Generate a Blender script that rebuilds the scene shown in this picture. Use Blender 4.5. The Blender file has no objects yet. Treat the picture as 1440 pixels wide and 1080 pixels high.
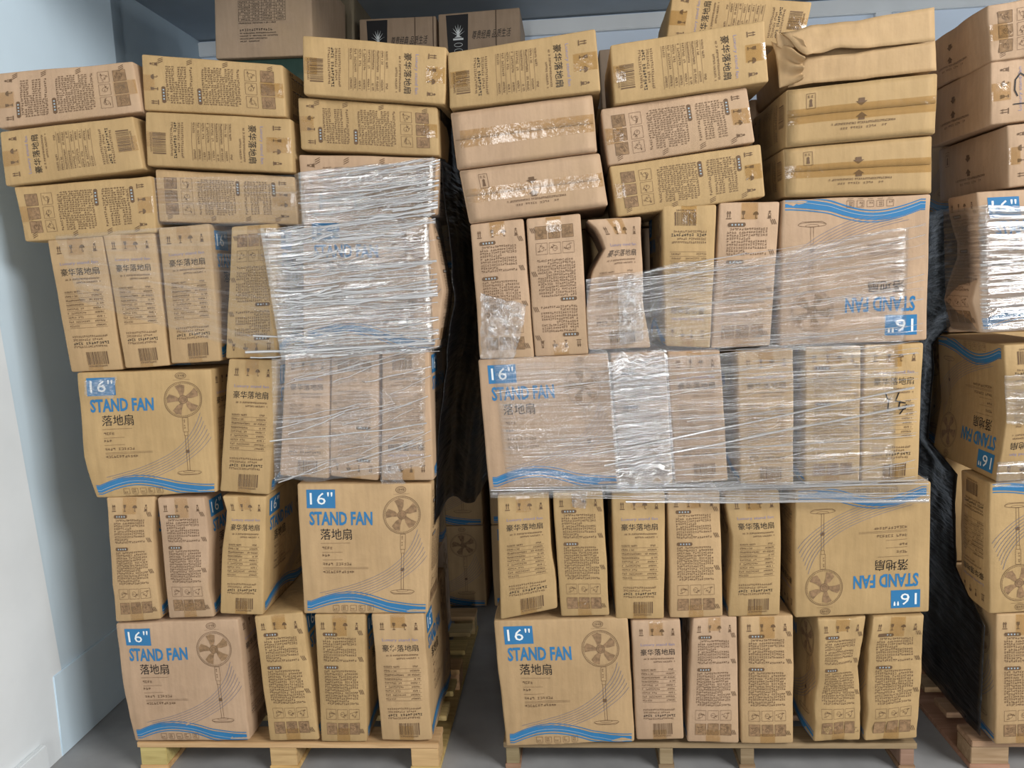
import bpy, bmesh, math, random
import numpy as np
from mathutils import Vector, Matrix, noise

# ------------------------------------------------------------------ camera, world, light, exposure
S = bpy.context.scene
COL = S.collection
CAM_D, CAM_H, PITCH, YAW, ROLL, FOCAL = 2.547, 1.655, .1247, .0783, -.0414, 1132.0
_f = np.array([-math.sin(YAW)*math.cos(PITCH), math.cos(YAW)*math.cos(PITCH), -math.sin(PITCH)])
_r = np.cross(_f, [0, 0, 1]); _r /= np.linalg.norm(_r); _u = np.cross(_r, _f)
CR = _r*math.cos(ROLL)+_u*math.sin(ROLL)
CU = -_r*math.sin(ROLL)+_u*math.cos(ROLL)
CAM = np.array([0, -CAM_D, CAM_H])
cd = bpy.data.cameras.new('camera'); cam = bpy.data.objects.new('camera', cd); COL.objects.link(cam)
cd.sensor_width = 36; cd.lens = 36*FOCAL/1440; cd.clip_start = .05
cam.matrix_world = Matrix(((CR[0], CU[0], -_f[0], CAM[0]), (CR[1], CU[1], -_f[1], CAM[1]), (CR[2], CU[2], -_f[2], CAM[2]), (0, 0, 0, 1)))
S.camera = cam

wd = bpy.data.worlds.new('world'); S.world = wd; wd.use_nodes = True
bg = wd.node_tree.nodes['Background']; bg.inputs[0].default_value = (.80, .90, 1.0, 1); bg.inputs[1].default_value = .045

def area(name, loc, target, sx, sy, power, col):
    l = bpy.data.lights.new(name, 'AREA'); l.shape = 'RECTANGLE'; l.size = sx; l.size_y = sy; l.energy = power; l.color = col
    o = bpy.data.objects.new(name, l); COL.objects.link(o); o.location = loc
    o.rotation_euler = (Vector(target)-Vector(loc)).to_track_quat('-Z', 'Y').to_euler()
    return o
# daylight through the tall loading doors of the hall, behind and to the right of the photographer; the last lamp is added
area('gate_daylight', (7.6, -3.1, 2.7), (-.5, 0, 1.8), 2.2, 1.6, 110, (.97, .99, 1.0))
area('high_window_daylight', (5.0, -4.0, 4.8), (-.3, 0, 1.6), 3.0, 1.8, 455, (1.0, .99, .97))
area('door_daylight', (.98, -8.0, 1.9), (0, 0, 1.4), 0.40, 3.2, 85, (1.0, 1.0, 1.0))
area('added_film_glare_light', (-.75, -8.0, 1.9), (0, 0, 1.4), 0.28, 3.2, 120, (1.0, 1.0, 1.0))  # added lamp, no such door known; strengthens glare on the left film
S.view_settings.view_transform = 'Standard'; S.view_settings.look = 'None'
S.view_settings.exposure = 0; S.view_settings.gamma = 1.0; S.view_settings.use_curve_mapping = False
S.cycles.transparent_max_bounces = 24

RNG = random.Random(7)

def ray(x, y):
    return _f*FOCAL+CR*(x-720)-CU*(y-540)
def at(p, Y=0.0):
    """the point of the vertical plane y=Y that the photograph shows at pixel p"""
    d = ray(*p); t = (Y-CAM[1])/d[1]
    return CAM+d*t

# ------------------------------------------------------------------ materials
def mat(name):
    m = bpy.data.materials.new(name); m.use_nodes = True
    nt = m.node_tree; nt.nodes.clear()
    out = nt.nodes.new('ShaderNodeOutputMaterial')
    return m, nt, out
def N(nt, typ, **kw):
    n = nt.nodes.new(typ)
    for k, v in kw.items():
        if k.startswith('i_'):
            n.inputs[k[2:].replace('_', ' ')].default_value = v
        else:
            setattr(n, k, v)
    return n
def ramp(nt, fac, stops):
    r = nt.nodes.new('ShaderNodeValToRGB'); e = r.color_ramp.elements
    while len(e) < len(stops): e.new(.5)
    for q, (p, c) in zip(e, stops): q.position = p; q.color = c if len(c) == 4 else (*c, 1)
    nt.links.new(fac, r.inputs[0]); return r
def plain(name, col, rough=.6, metal=0, spec=.3, noise_amt=.0, scale=8):
    m, nt, out = mat(name)
    p = N(nt, 'ShaderNodeBsdfPrincipled'); p.inputs['Roughness'].default_value = rough
    p.inputs['Metallic'].default_value = metal; p.inputs['Specular IOR Level'].default_value = spec
    if noise_amt:
        tc = N(nt, 'ShaderNodeTexCoord'); no = N(nt, 'ShaderNodeTexNoise', i_Scale=scale, i_Detail=6.0)
        nt.links.new(tc.outputs['Object'], no.inputs['Vector'])
        lo = tuple(c*(1-noise_amt) for c in col); hi = tuple(min(1, c*(1+noise_amt)) for c in col)
        r = ramp(nt, no.outputs['Fac'], [(.3, lo), (.7, hi)])
        nt.links.new(r.outputs[0], p.inputs['Base Color'])
        b = N(nt, 'ShaderNodeBump', i_Strength=.15, i_Distance=.01); nt.links.new(no.outputs['Fac'], b.inputs['Height'])
        nt.links.new(b.outputs[0], p.inputs['Normal'])
    else:
        p.inputs['Base Color'].default_value = (*col, 1)
    nt.links.new(p.outputs[0], out.inputs[0])
    return m

def cardboard():
    m, nt, out = mat('kraft_cardboard'); L = nt.links.new
    p = N(nt, 'ShaderNodeBsdfPrincipled', i_Roughness=.62); p.inputs['Specular IOR Level'].default_value = .22
    oi = N(nt, 'ShaderNodeObjectInfo'); tc = N(nt, 'ShaderNodeTexCoord')
    n1 = N(nt, 'ShaderNodeTexNoise', i_Scale=5.0, i_Detail=5.0, i_Roughness=.6); L(tc.outputs['Object'], n1.inputs['Vector'])
    r1 = ramp(nt, n1.outputs['Fac'], [(.25, (.86, .84, .80)), (.75, (1.1, 1.1, 1.1))])
    mx = N(nt, 'ShaderNodeMix', data_type='RGBA', blend_type='MULTIPLY'); mx.inputs[0].default_value = 1
    L(oi.outputs['Color'], mx.inputs[6]); L(r1.outputs[0], mx.inputs[7])
    # long fibres and scuffs
    mp = N(nt, 'ShaderNodeMapping'); mp.inputs['Scale'].default_value = (60, 60, 7); L(tc.outputs['Object'], mp.inputs[0])
    n2 = N(nt, 'ShaderNodeTexNoise', i_Scale=1.0, i_Detail=4.0); L(mp.outputs[0], n2.inputs['Vector'])
    r2 = ramp(nt, n2.outputs['Fac'], [(.3, (.93, .93, .93)), (.7, (1.05, 1.05, 1.05))])
    mx2 = N(nt, 'ShaderNodeMix', data_type='RGBA', blend_type='MULTIPLY'); mx2.inputs[0].default_value = 1
    L(mx.outputs[2], mx2.inputs[6]); L(r2.outputs[0], mx2.inputs[7])
    # yellow-brown damp stains
    n3 = N(nt, 'ShaderNodeTexNoise', i_Scale=2.3, i_Detail=3.0); L(tc.outputs['Object'], n3.inputs['Vector'])
    r3 = ramp(nt, n3.outputs['Fac'], [(.56, (0, 0, 0)), (.72, (.4, .4, .4))])
    mx3 = N(nt, 'ShaderNodeMix', data_type='RGBA', blend_type='MIX'); L(r3.outputs[0], mx3.inputs[0])
    L(mx2.outputs[2], mx3.inputs[6]); mx3.inputs[7].default_value = (.40, .27, .13, 1)
    L(mx3.outputs[2], p.inputs['Base Color'])
    b = N(nt, 'ShaderNodeBump', i_Strength=.25, i_Distance=.004); L(n2.outputs['Fac'], b.inputs['Height'])
    b2 = N(nt, 'ShaderNodeBump', i_Strength=.35, i_Distance=.02); L(n1.outputs['Fac'], b2.inputs['Height']); L(b.outputs[0], b2.inputs['Normal'])
    L(b2.outputs[0], p.inputs['Normal']); L(p.outputs[0], out.inputs[0])
    return m
M = {}
M['card'] = cardboard()
M['brown'] = plain('brown_print_ink', (.145, .085, .045), .6)
M['blue'] = plain('blue_print_ink', (.032, .18, .38), .5)
M['white'] = plain('pale_print_ink', (.80, .84, .84), .5)
M['lilac'] = plain('lilac_print_ink', (.27, .25, .36), .6)
M['tan'] = plain('tan_print_ink', (.27, .165, .085), .6, noise_amt=.3, scale=90)
M['cream'] = plain('unprinted_gap', (.36, .42, .44), .6)
M['grey'] = plain('grey_line_ink', (.16, .17, .22), .6)
M['black'] = plain('black_print_ink', (.012, .011, .012), .45)
M['marker'] = plain('marker_ink', (.01, .01, .012), .4)
INKS = ['brown', 'blue', 'white', 'lilac', 'tan', 'grey', 'black', 'marker', 'cream']
IX = {k: i for i, k in enumerate(INKS)}

def tape_mat():
    m, nt, out = mat('packing_tape'); L = nt.links.new
    tr = N(nt, 'ShaderNodeBsdfTransparent'); tr.inputs[0].default_value = (.95, .88, .74, 1)
    gl = N(nt, 'ShaderNodeBsdfGlossy', i_Roughness=.16); gl.inputs[0].default_value = (1, 1, 1, 1)
    df = N(nt, 'ShaderNodeBsdfDiffuse'); df.inputs[0].default_value = (.36, .25, .12, 1)
    tc = N(nt, 'ShaderNodeTexCoord'); no = N(nt, 'ShaderNodeTexNoise', i_Scale=45.0, i_Detail=3.0); L(tc.outputs['Object'], no.inputs['Vector'])
    b = N(nt, 'ShaderNodeBump', i_Strength=.35, i_Distance=.004); L(no.outputs['Fac'], b.inputs['Height']); L(b.outputs[0], gl.inputs['Normal'])
    m1 = N(nt, 'ShaderNodeMixShader'); m1.inputs[0].default_value = .10; L(tr.outputs[0], m1.inputs[1]); L(df.outputs[0], m1.inputs[2])
    m2 = N(nt, 'ShaderNodeMixShader'); m2.inputs[0].default_value = .05; L(m1.outputs[0], m2.inputs[1]); L(gl.outputs[0], m2.inputs[2])
    L(m2.outputs[0], out.inputs[0]); return m
M['tape'] = tape_mat()

def film_mat(name, gloss, haze, rough, tint=(.96, .97, .98), sx=2.2, sy=120., bump=.6):
    """stretch film: clear, glossy, with long wrinkles running round the load (UV is in metres)"""
    m, nt, out = mat(name); L = nt.links.new
    uv = N(nt, 'ShaderNodeUVMap')
    mp = N(nt, 'ShaderNodeMapping'); mp.inputs['Scale'].default_value = (sx, sy, 1); L(uv.outputs[0], mp.inputs[0])
    no = N(nt, 'ShaderNodeTexNoise', i_Scale=1.0, i_Detail=5.0, i_Roughness=.62, i_Distortion=.25); L(mp.outputs[0], no.inputs['Vector'])
    mq = N(nt, 'ShaderNodeMapping'); mq.inputs['Scale'].default_value = (5., 16., 1); L(uv.outputs[0], mq.inputs[0])
    nb = N(nt, 'ShaderNodeTexNoise', i_Scale=1.0, i_Detail=3.0); L(mq.outputs[0], nb.inputs['Vector'])
    b = N(nt, 'ShaderNodeBump', i_Strength=bump, i_Distance=.012); L(no.outputs['Fac'], b.inputs['Height'])
    b2 = N(nt, 'ShaderNodeBump', i_Strength=.2, i_Distance=.02); L(nb.outputs['Fac'], b2.inputs['Height']); L(b.outputs[0], b2.inputs['Normal'])
    tr = N(nt, 'ShaderNodeBsdfTransparent'); tr.inputs[0].default_value = (*tint, 1)
    gl = N(nt, 'ShaderNodeBsdfGlossy', i_Roughness=rough); L(b2.outputs[0], gl.inputs['Normal'])
    df = N(nt, 'ShaderNodeBsdfDiffuse'); df.inputs[0].default_value = (.8, .82, .85, 1); L(b2.outputs[0], df.inputs['Normal'])
    # bunched film is milky: wrinkle mask x slow patch mask
    r1 = ramp(nt, no.outputs['Fac'], [(.47, (0, 0, 0)), (.66, (1, 1, 1))])
    r2 = ramp(nt, nb.outputs['Fac'], [(.30, (.25, .25, .25)), (.70, (1, 1, 1))])
    mu = N(nt, 'ShaderNodeMath', operation='MULTIPLY'); L(r1.outputs[0], mu.inputs[0]); L(r2.outputs[0], mu.inputs[1])
    mh = N(nt, 'ShaderNodeMath', operation='MULTIPLY_ADD'); L(mu.outputs[0], mh.inputs[0]); mh.inputs[1].default_value = haze; mh.inputs[2].default_value = haze*.22
    m1 = N(nt, 'ShaderNodeMixShader'); L(mh.outputs[0], m1.inputs[0]); L(tr.outputs[0], m1.inputs[1]); L(df.outputs[0], m1.inputs[2])
    mg = N(nt, 'ShaderNodeMath', operation='MULTIPLY_ADD'); L(mu.outputs[0], mg.inputs[0]); mg.inputs[1].default_value = gloss; mg.inputs[2].default_value = gloss*.35
    m2 = N(nt, 'ShaderNodeMixShader'); L(mg.outputs[0], m2.inputs[0]); L(m1.outputs[0], m2.inputs[1]); L(gl.outputs[0], m2.inputs[2])
    L(m2.outputs[0], out.inputs[0]); return m
M['film3'] = film_mat('stretch_film_many_turns', .85, .17, .07, bump=.4)
M['film2'] = film_mat('stretch_film_few_turns', .30, .17, .09, bump=.4)
M['film1'] = film_mat('stretch_film_one_turn', .10, .10, .10)
M['crinkle'] = film_mat('crumpled_film', .40, .40, .12, sx=55., sy=70., bump=1.)
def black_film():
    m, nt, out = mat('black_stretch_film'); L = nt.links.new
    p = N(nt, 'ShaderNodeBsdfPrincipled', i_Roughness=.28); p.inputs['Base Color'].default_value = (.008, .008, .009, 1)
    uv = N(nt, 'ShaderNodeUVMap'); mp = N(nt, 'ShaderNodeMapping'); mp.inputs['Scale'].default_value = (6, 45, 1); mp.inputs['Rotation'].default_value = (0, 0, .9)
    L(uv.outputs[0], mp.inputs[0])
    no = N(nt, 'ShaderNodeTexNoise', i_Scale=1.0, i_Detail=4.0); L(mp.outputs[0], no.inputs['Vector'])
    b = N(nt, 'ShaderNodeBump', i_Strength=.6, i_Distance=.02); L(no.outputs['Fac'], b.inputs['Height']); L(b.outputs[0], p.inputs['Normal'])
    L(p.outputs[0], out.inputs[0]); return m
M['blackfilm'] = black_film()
def wood():
    m, nt, out = mat('pale_pine'); L = nt.links.new
    p = N(nt, 'ShaderNodeBsdfPrincipled', i_Roughness=.7); oi = N(nt, 'ShaderNodeObjectInfo'); tc = N(nt, 'ShaderNodeTexCoord')
    mp = N(nt, 'ShaderNodeMapping'); mp.inputs['Scale'].default_value = (3, 40, 40); L(tc.outputs['Object'], mp.inputs[0])
    no = N(nt, 'ShaderNodeTexNoise', i_Scale=1.5, i_Detail=5.0, i_Distortion=.6); L(mp.outputs[0], no.inputs['Vector'])
    r = ramp(nt, no.outputs['Fac'], [(.3, (.75, .70, .62)), (.7, (1.1, 1.1, 1.1))])
    mx = N(nt, 'ShaderNodeMix', data_type='RGBA', blend_type='MULTIPLY'); mx.inputs[0].default_value = 1
    L(oi.outputs['Color'], mx.inputs[6]); L(r.outputs[0], mx.inputs[7]); L(mx.outputs[2], p.inputs['Base Color'])
    L(p.outputs[0], out.inputs[0]); return m
M['wood'] = wood()
M['wall'] = plain('pale_blue_wall_paint', (.66, .80, .90), .55, noise_amt=.05, scale=2.5)
M['wallwhite'] = plain('white_wall_paint', (.80, .84, .86), .5, noise_amt=.06, scale=3)
M['ceil'] = plain('grey_ceiling_paint', (.38, .44, .50), .7, noise_amt=.04)
M['floor'] = plain('grey_concrete', (.30, .30, .30), .35, noise_amt=.18, scale=5)
M['strap'] = plain('brown_strap', (.10, .06, .035), .4)

# ------------------------------------------------------------------ object helpers
def link(name, me, parent=None, col=None):
    o = bpy.data.objects.new(name, me); COL.objects.link(o)
    if parent is not None: o.parent = parent
    if col is not None: o.color = (*col, 1)
    return o
def tag(o, label=None, cat=None, group=None, kind=None):
    if label: o['label'] = label
    if cat: o['category'] = cat
    if group: o['group'] = group
    if kind: o['kind'] = kind
    return o
def empty(name, loc):
    o = bpy.data.objects.new(name, None); COL.objects.link(o); o.location = loc; o.empty_display_size = .05
    return o
def mesh(name, verts, faces, mats, midx=None, uvs=None, smooth=False):
    me = bpy.data.meshes.new(name)
    me.from_pydata([tuple(map(float, v)) for v in verts], [], faces)
    for m in mats: me.materials.append(m)
    if midx is not None: me.polygons.foreach_set('material_index', midx)
    if uvs is not None:
        ul = me.uv_layers.new(name='UVMap'); li = np.empty(len(me.loops), dtype=np.int32); me.loops.foreach_get('vertex_index', li)
        ul.data.foreach_set('uv', np.asarray(uvs, dtype=np.float32)[li].ravel())
    if smooth: me.polygons.foreach_set('use_smooth', [True]*len(me.polygons))
    me.update(); return me
def box_mesh(name, lo, hi, m, bev=.002):
    bm = bmesh.new(); bmesh.ops.create_cube(bm, size=1)
    for v in bm.verts: v.co = Vector([lo[i]+(v.co[i]+.5)*(hi[i]-lo[i]) for i in range(3)])
    if bev: bmesh.ops.bevel(bm, geom=bm.edges[:], offset=bev, segments=2, affect='EDGES')
    me = bpy.data.meshes.new(name); bm.to_mesh(me); bm.free(); me.materials.append(m); return me
def grid_faces(nu, nv, off=0, flip=False):
    F = []
    for i in range(nu-1):
        for j in range(nv-1):
            q = (off+i*nv+j, off+(i+1)*nv+j, off+(i+1)*nv+j+1, off+i*nv+j+1)
            F.append(q[::-1] if flip else q)
    return F
def sheet(name, fn, nu, nv, m, thick=0, uvscale=(1, 1), parent=None, col=None, origin=(0, 0, 0), smooth=True):
    """a surface fn(u,v); with thickness it becomes a closed board"""
    us = np.linspace(0, 1, nu); vs = np.linspace(0, 1, nv)
    P = np.array([[fn(u, v) for v in vs] for u in us])
    O = np.asarray(origin)
    V = [tuple(q-O) for q in P.reshape(-1, 3)]; UV = [(u*uvscale[0], v*uvscale[1]) for u in us for v in vs]
    F = grid_faces(nu, nv)
    if thick:
        du = np.gradient(P, axis=0); dv = np.gradient(P, axis=1); n = np.cross(du, dv); n /= np.linalg.norm(n, axis=2, keepdims=True)+1e-12
        B = (P-n*thick).reshape(-1, 3); k = nu*nv
        V += [tuple(q-O) for q in B]; UV += UV; F += grid_faces(nu, nv, k, True)
        rim = [i*nv for i in range(nu)]+[(nu-1)*nv+j for j in range(1, nv)]+[i*nv+nv-1 for i in range(nu-2, -1, -1)]+[j for j in range(nv-2, 0, -1)]
        for a, b in zip(rim, rim[1:]+rim[:1]): F.append((b, a, a+k, b+k))
    return link(name, mesh(name, V, F, [m], uvs=UV, smooth=smooth), parent, col)

# ------------------------------------------------------------------ printed panels (flat print), drawn once per kind
W, H, T = .45, .435, .19
class Art:
    def __init__(s, w, h): s.w, s.h = w, h; s.v = []; s.f = []; s.m = []
    def poly(s, pts, ink):
        k = len(s.v); s.v += [tuple(p) for p in pts]; s.f.append(tuple(range(k, k+len(pts)))); s.m.append(IX[ink])
    def rect(s, x0, y0, x1, y1, ink): s.poly([(x0, y0), (x1, y0), (x1, y1), (x0, y1)], ink)
    def line(s, pts, wd, ink):
        for (ax, ay), (bx, by) in zip(pts, pts[1:]):
            l = math.hypot(bx-ax, by-ay) or 1; nx, ny = -(by-ay)/l*wd/2, (bx-ax)/l*wd/2
            s.poly([(ax-nx, ay-ny), (bx-nx, by-ny), (bx+nx, by+ny), (ax+nx, ay+ny)], ink)
    def frame(s, x0, y0, x1, y1, wd, ink): s.line([(x0, y0), (x1, y0), (x1, y1), (x0, y1), (x0, y0)], wd, ink)
    def ring(s, cx, cy, rx, ry, wd, ink, n=36, a0=0, a1=2*math.pi):
        s.line([(cx+rx*math.cos(a0+(a1-a0)*i/n), cy+ry*math.sin(a0+(a1-a0)*i/n)) for i in range(n+1)], wd, ink)
    def disc(s, cx, cy, rx, ry, ink, n=20): s.poly([(cx+rx*math.cos(2*math.pi*i/n), cy+ry*math.sin(2*math.pi*i/n)) for i in range(n)], ink)
    def text(s, body, x0, y0, x1, y1, ink, bold=0., shear=0):
        c = bpy.data.curves.new('lettering', 'FONT'); c.body = body; c.resolution_u = 2; c.offset = bold; c.shear = shear
        o = bpy.data.objects.new('lettering', c); me = bpy.data.meshes.new_from_object(o)
        co = np.array([v.co[:2] for v in me.vertices]); lo = co.min(0); hi = co.max(0)
        k = len(s.v)
        for p in co: s.v.append((x0+(p[0]-lo[0])/(hi[0]-lo[0])*(x1-x0), y0+(p[1]-lo[1])/(hi[1]-lo[1])*(y1-y0)))
        for pl in me.polygons: s.f.append(tuple(k+i for i in pl.vertices)); s.m.append(IX[ink])
        bpy.data.objects.remove(o); bpy.data.meshes.remove(me); bpy.data.curves.remove(c)
    def small(s, x0, y0, x1, y1, rows, ink='brown', rng=None, fill=.93, last=.6, latin=False):
        """rows of print too small to read: one cluster of strokes per character"""
        rng = rng or random.Random(3); rh = (y1-y0)/rows; ch = rh*.74; cw = ch*(.6 if latin else 1.0)
        for r in range(rows):
            yb = y1-(r+1)*rh+rh*.13; xe = x1 if r % 4 != 3 else x0+(x1-x0)*rng.uniform(last, 1)
            x = x0
            while x+cw*.9 <= xe:
                if rng.random() < fill:
                    t = ch*.17
                    for q in rng.sample((0.02, .32, .62, .84), 2): s.rect(x+cw*.04, yb+ch*q, x+cw*rng.uniform(.7, .92), yb+ch*q+t, ink)
                    q = rng.uniform(.1, .7); s.rect(x+cw*q, yb, x+cw*q+t, yb+ch, ink)
                x += cw*1.1
    def cut(s, step=.03):
        bm = bmesh.new(); vs = [bm.verts.new((x, y, 0)) for x, y in s.v]
        for f, mi in zip(s.f, s.m):
            try: bm.faces.new([vs[i] for i in f]).material_index = mi
            except ValueError: pass
        big = [f for f in bm.faces if max((a.co-b.co).length for a in f.verts for b in f.verts) > step*.8]
        for ax, lim in ((0, s.w), (1, s.h)):
            x = step
            while x < lim:
                n = Vector((1, 0, 0)) if ax == 0 else Vector((0, 1, 0)); pt = n*x
                big = [f for f in bm.faces if min(v.co[ax] for v in f.verts) < x-1e-4 and max(v.co[ax] for v in f.verts) > x+1e-4 and max(v.co[ax] for v in f.verts)-min(v.co[ax] for v in f.verts) > step*.55]
                if big:
                    g = set(big); [g.update(f.edges) for f in big]; [g.update(f.verts) for f in big]
                    bmesh.ops.bisect_plane(bm, geom=list(g), plane_co=pt, plane_no=n)
                x += step
        bm.verts.index_update()
        s.V = np.array([v.co[:2] for v in bm.verts]); s.F = [tuple(v.index for v in f.verts) for f in bm.faces]; s.M = [f.material_index for f in bm.faces]
        lay = {IX['brown']: .0003, IX['grey']: .0003, IX['white']: .0006, IX['cream']: .0006, IX['marker']: .0006}
        s.Z = np.zeros(len(s.V))
        for f in bm.faces:
            for v in f.verts: s.Z[v.index] = max(s.Z[v.index], lay.get(f.material_index, 0))
        bm.free(); return s

def handling_icons(a, y, hh, xs, ink='brown'):
    """keep upright, fragile, keep dry, stacking limit"""
    x = xs[0]*a.w; w = hh*.5
    for dx in (-.3, .3): a.rect(x+dx*w-.0012, y+hh*.2, x+dx*w+.0012, y+hh, ink); a.poly([(x+dx*w-.0035, y+hh*.7), (x+dx*w+.0035, y+hh*.7), (x+dx*w, y+hh*1.02)], ink)
    a.rect(x-w*.7, y, x+w*.7, y+hh*.12, ink)
    x = xs[1]*a.w
    a.poly([(x-w*.45, y+hh), (x-w*.35, y+hh*.6), (x, y+hh*.45), (x+w*.35, y+hh*.6), (x+w*.45, y+hh)], ink); a.rect(x-.001, y+hh*.1, x+.001, y+hh*.5, ink); a.rect(x-w*.4, y, x+w*.4, y+hh*.1, ink)
    x = xs[2]*a.w
    a.poly([(x+w*.75*math.cos(t), y+hh*.5+hh*.42*math.sin(t)) for t in np.linspace(0, math.pi, 12)], ink); a.rect(x-.0009, y+hh*.05, x+.0009, y+hh*.5, ink); a.line([(x, y+hh*.05), (x+w*.3, y), (x+w*.35, y+hh*.15)], .0016, ink)
    x = xs[3]*a.w
    a.rect(x-w*.4, y+hh*.05, x+w*.4, y+hh*.28, ink); a.frame(x-w*.3, y+hh*.32, x+w*.3, y+hh*.62, .0015, ink); a.disc(x, y+hh*.84, w*.28, hh*.14, ink); a.rect(x-w*.6, y-hh*.04, x+w*.6, y+hh*.03, ink)

def art_front():
    a = Art(W, H); X = lambda u: u*W; Y = lambda v: v*H
    a.rect(X(.07), Y(.815), X(.285), Y(.955), 'blue'); a.text('16"', X(.095), Y(.842), X(.265), Y(.935), 'white', .0)
    a.text('STAND FAN', X(.085), Y(.685), X(.565), Y(.79), 'blue', .03)
    a.text('落地扇', X(.165), Y(.575), X(.405), Y(.66), 'black')
    a.line([(X(.165), Y(.548)), (X(.39), Y(.55))], .0008, 'brown')
    rg = random.Random(5)
    for v, u1, k in ((.50, .26, 0), (.443, .265, 0), (.375, .41, 1), (.315, .43, 0)): a.small(X(.175), Y(v), X(u1), Y(v+.026), 1, 'brown', rg)
    for v, u1 in ((.478, .33), (.42, .33), (.36, .53), (.35, .53)): a.line([(X(.175), Y(v)), (X(u1), Y(v+.002))], .0008, 'brown')
    # certification oval
    a.ring(X(.775), Y(.955), .017, .0105, .0014, 'brown', 24); a.ring(X(.775), Y(.955), .0125, .0065, .001, 'brown', 18); a.small(X(.755), Y(.945), X(.80), Y(.965), 1, 'brown', rg)
    a.line([(X(.72), Y(.922)), (X(.84), Y(.924))], .0006, 'brown')
    # the fan
    cx, cy, R = X(.785), Y(.765), .062
    a.ring(cx, cy, R, R, .0014, 'brown', 48); a.ring(cx, cy, R*.93, R*.93, .0008, 'brown', 48)
    for i in range(60):
        t = 2*math.pi*i/60; a.line([(cx+R*.88*math.cos(t), cy+R*.88*math.sin(t)), (cx+R*.96*math.cos(t), cy+R*.96*math.sin(t))], .0006, 'brown')
    for i in range(5):
        t = math.radians(112+72*i); pts = []
        for rr, da in ((.20, -.3), (.45, -.55), (.80, -.50), (.88, -.22), (.86, .12), (.55, .10), (.20, .35)): pts.append((cx+R*rr*math.cos(t+da), cy+R*rr*math.sin(t+da)))
        a.poly(pts, 'tan')
    a.disc(cx, cy, R*.21, R*.21, 'tan'); a.ring(cx, cy, R*.23, R*.23, .0013, 'brown', 24); a.ring(cx, cy, R*.12, R*.12, .0008, 'brown', 16)
    cx = X(.795)
    a.frame(cx-.0085, Y(.505), cx+.0085, Y(.62), .001, 'brown'); a.small(cx-.005, Y(.53), cx+.005, Y(.61), 5, 'brown', rg)
    a.frame(cx-.006, Y(.475), cx+.006, Y(.505), .001, 'brown')
    for dx in (-.0042, .0042): a.rect(cx+dx-.0006, Y(.19), cx+dx+.0006, Y(.475), 'brown')
    a.rect(cx-.006, Y(.335), cx+.006, Y(.36), 'brown')
    a.ring(cx, Y(.175), .042, .0065, .0011, 'brown', 30); a.ring(cx, Y(.183), .02, .004, .0009, 'brown', 16); a.line([(cx-.042, Y(.172)), (cx-.03, Y(.155)), (cx+.03, Y(.155)), (cx+.042, Y(.172))], .001, 'brown')
    # swoosh lines
    for i in range(7):
        q = i/6; p0 = (X(.14+.04*i), Y(.165-.008*i)); p1 = (X(.50+.05*q), Y(.24-.10*q)); p2 = (X(.82+.045*q), Y(.33-.06*q)); p3 = (X(.905+.075*q), Y(.655-.20*q)); pts = []
        for k in range(25):
            t = k/24; b = ((1-t)**3, 3*t*(1-t)**2, 3*t*t*(1-t), t**3); pts.append((sum(c*p[0] for c, p in zip(b, (p0, p1, p2, p3))), sum(c*p[1] for c, p in zip(b, (p0, p1, p2, p3)))))
        a.line(pts, .0013, 'grey')
    # blue wave
    def wave(lo, hi, ink):
        for k in range(30):
            u0, u1 = .035+.945*k/30, .035+.945*(k+1)/30
            a.poly([(X(u0), Y(lo(u0))), (X(u1), Y(lo(u1))), (X(u1), Y(hi(u1))), (X(u0), Y(hi(u0)))], ink)
    mid = lambda u: .066+.072*math.sin((u-.06)/.62*math.pi)*(1 if u < .68 else .55) if u > .06 else .07
    wave(lambda u: mid(u)-.024-.012*u, lambda u: mid(u)+.024+.004*math.sin(9*u), 'blue')
    wave(lambda u: mid(u)+.028+.01*u, lambda u: mid(u)+.034+.012*u, 'blue'); wave(lambda u: mid(u)-.040-.02*u, lambda u: mid(u)-.033-.014*u, 'blue')
    wave(lambda u: mid(u)-.008-.006*u, lambda u: mid(u)-.0045-.006*u, 'cream')
    for i in range(5):
        x = X(.245+.068*i); a.frame(x, Y(.025), x+.021, Y(.068), .001, 'brown'); a.small(x+.003, Y(.03), x+.018, Y(.064), 2, 'brown', rg); a.line([(x+.002, Y(.012)), (x+.019, Y(.012))], .0012, 'brown')
    return a.cut()

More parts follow.
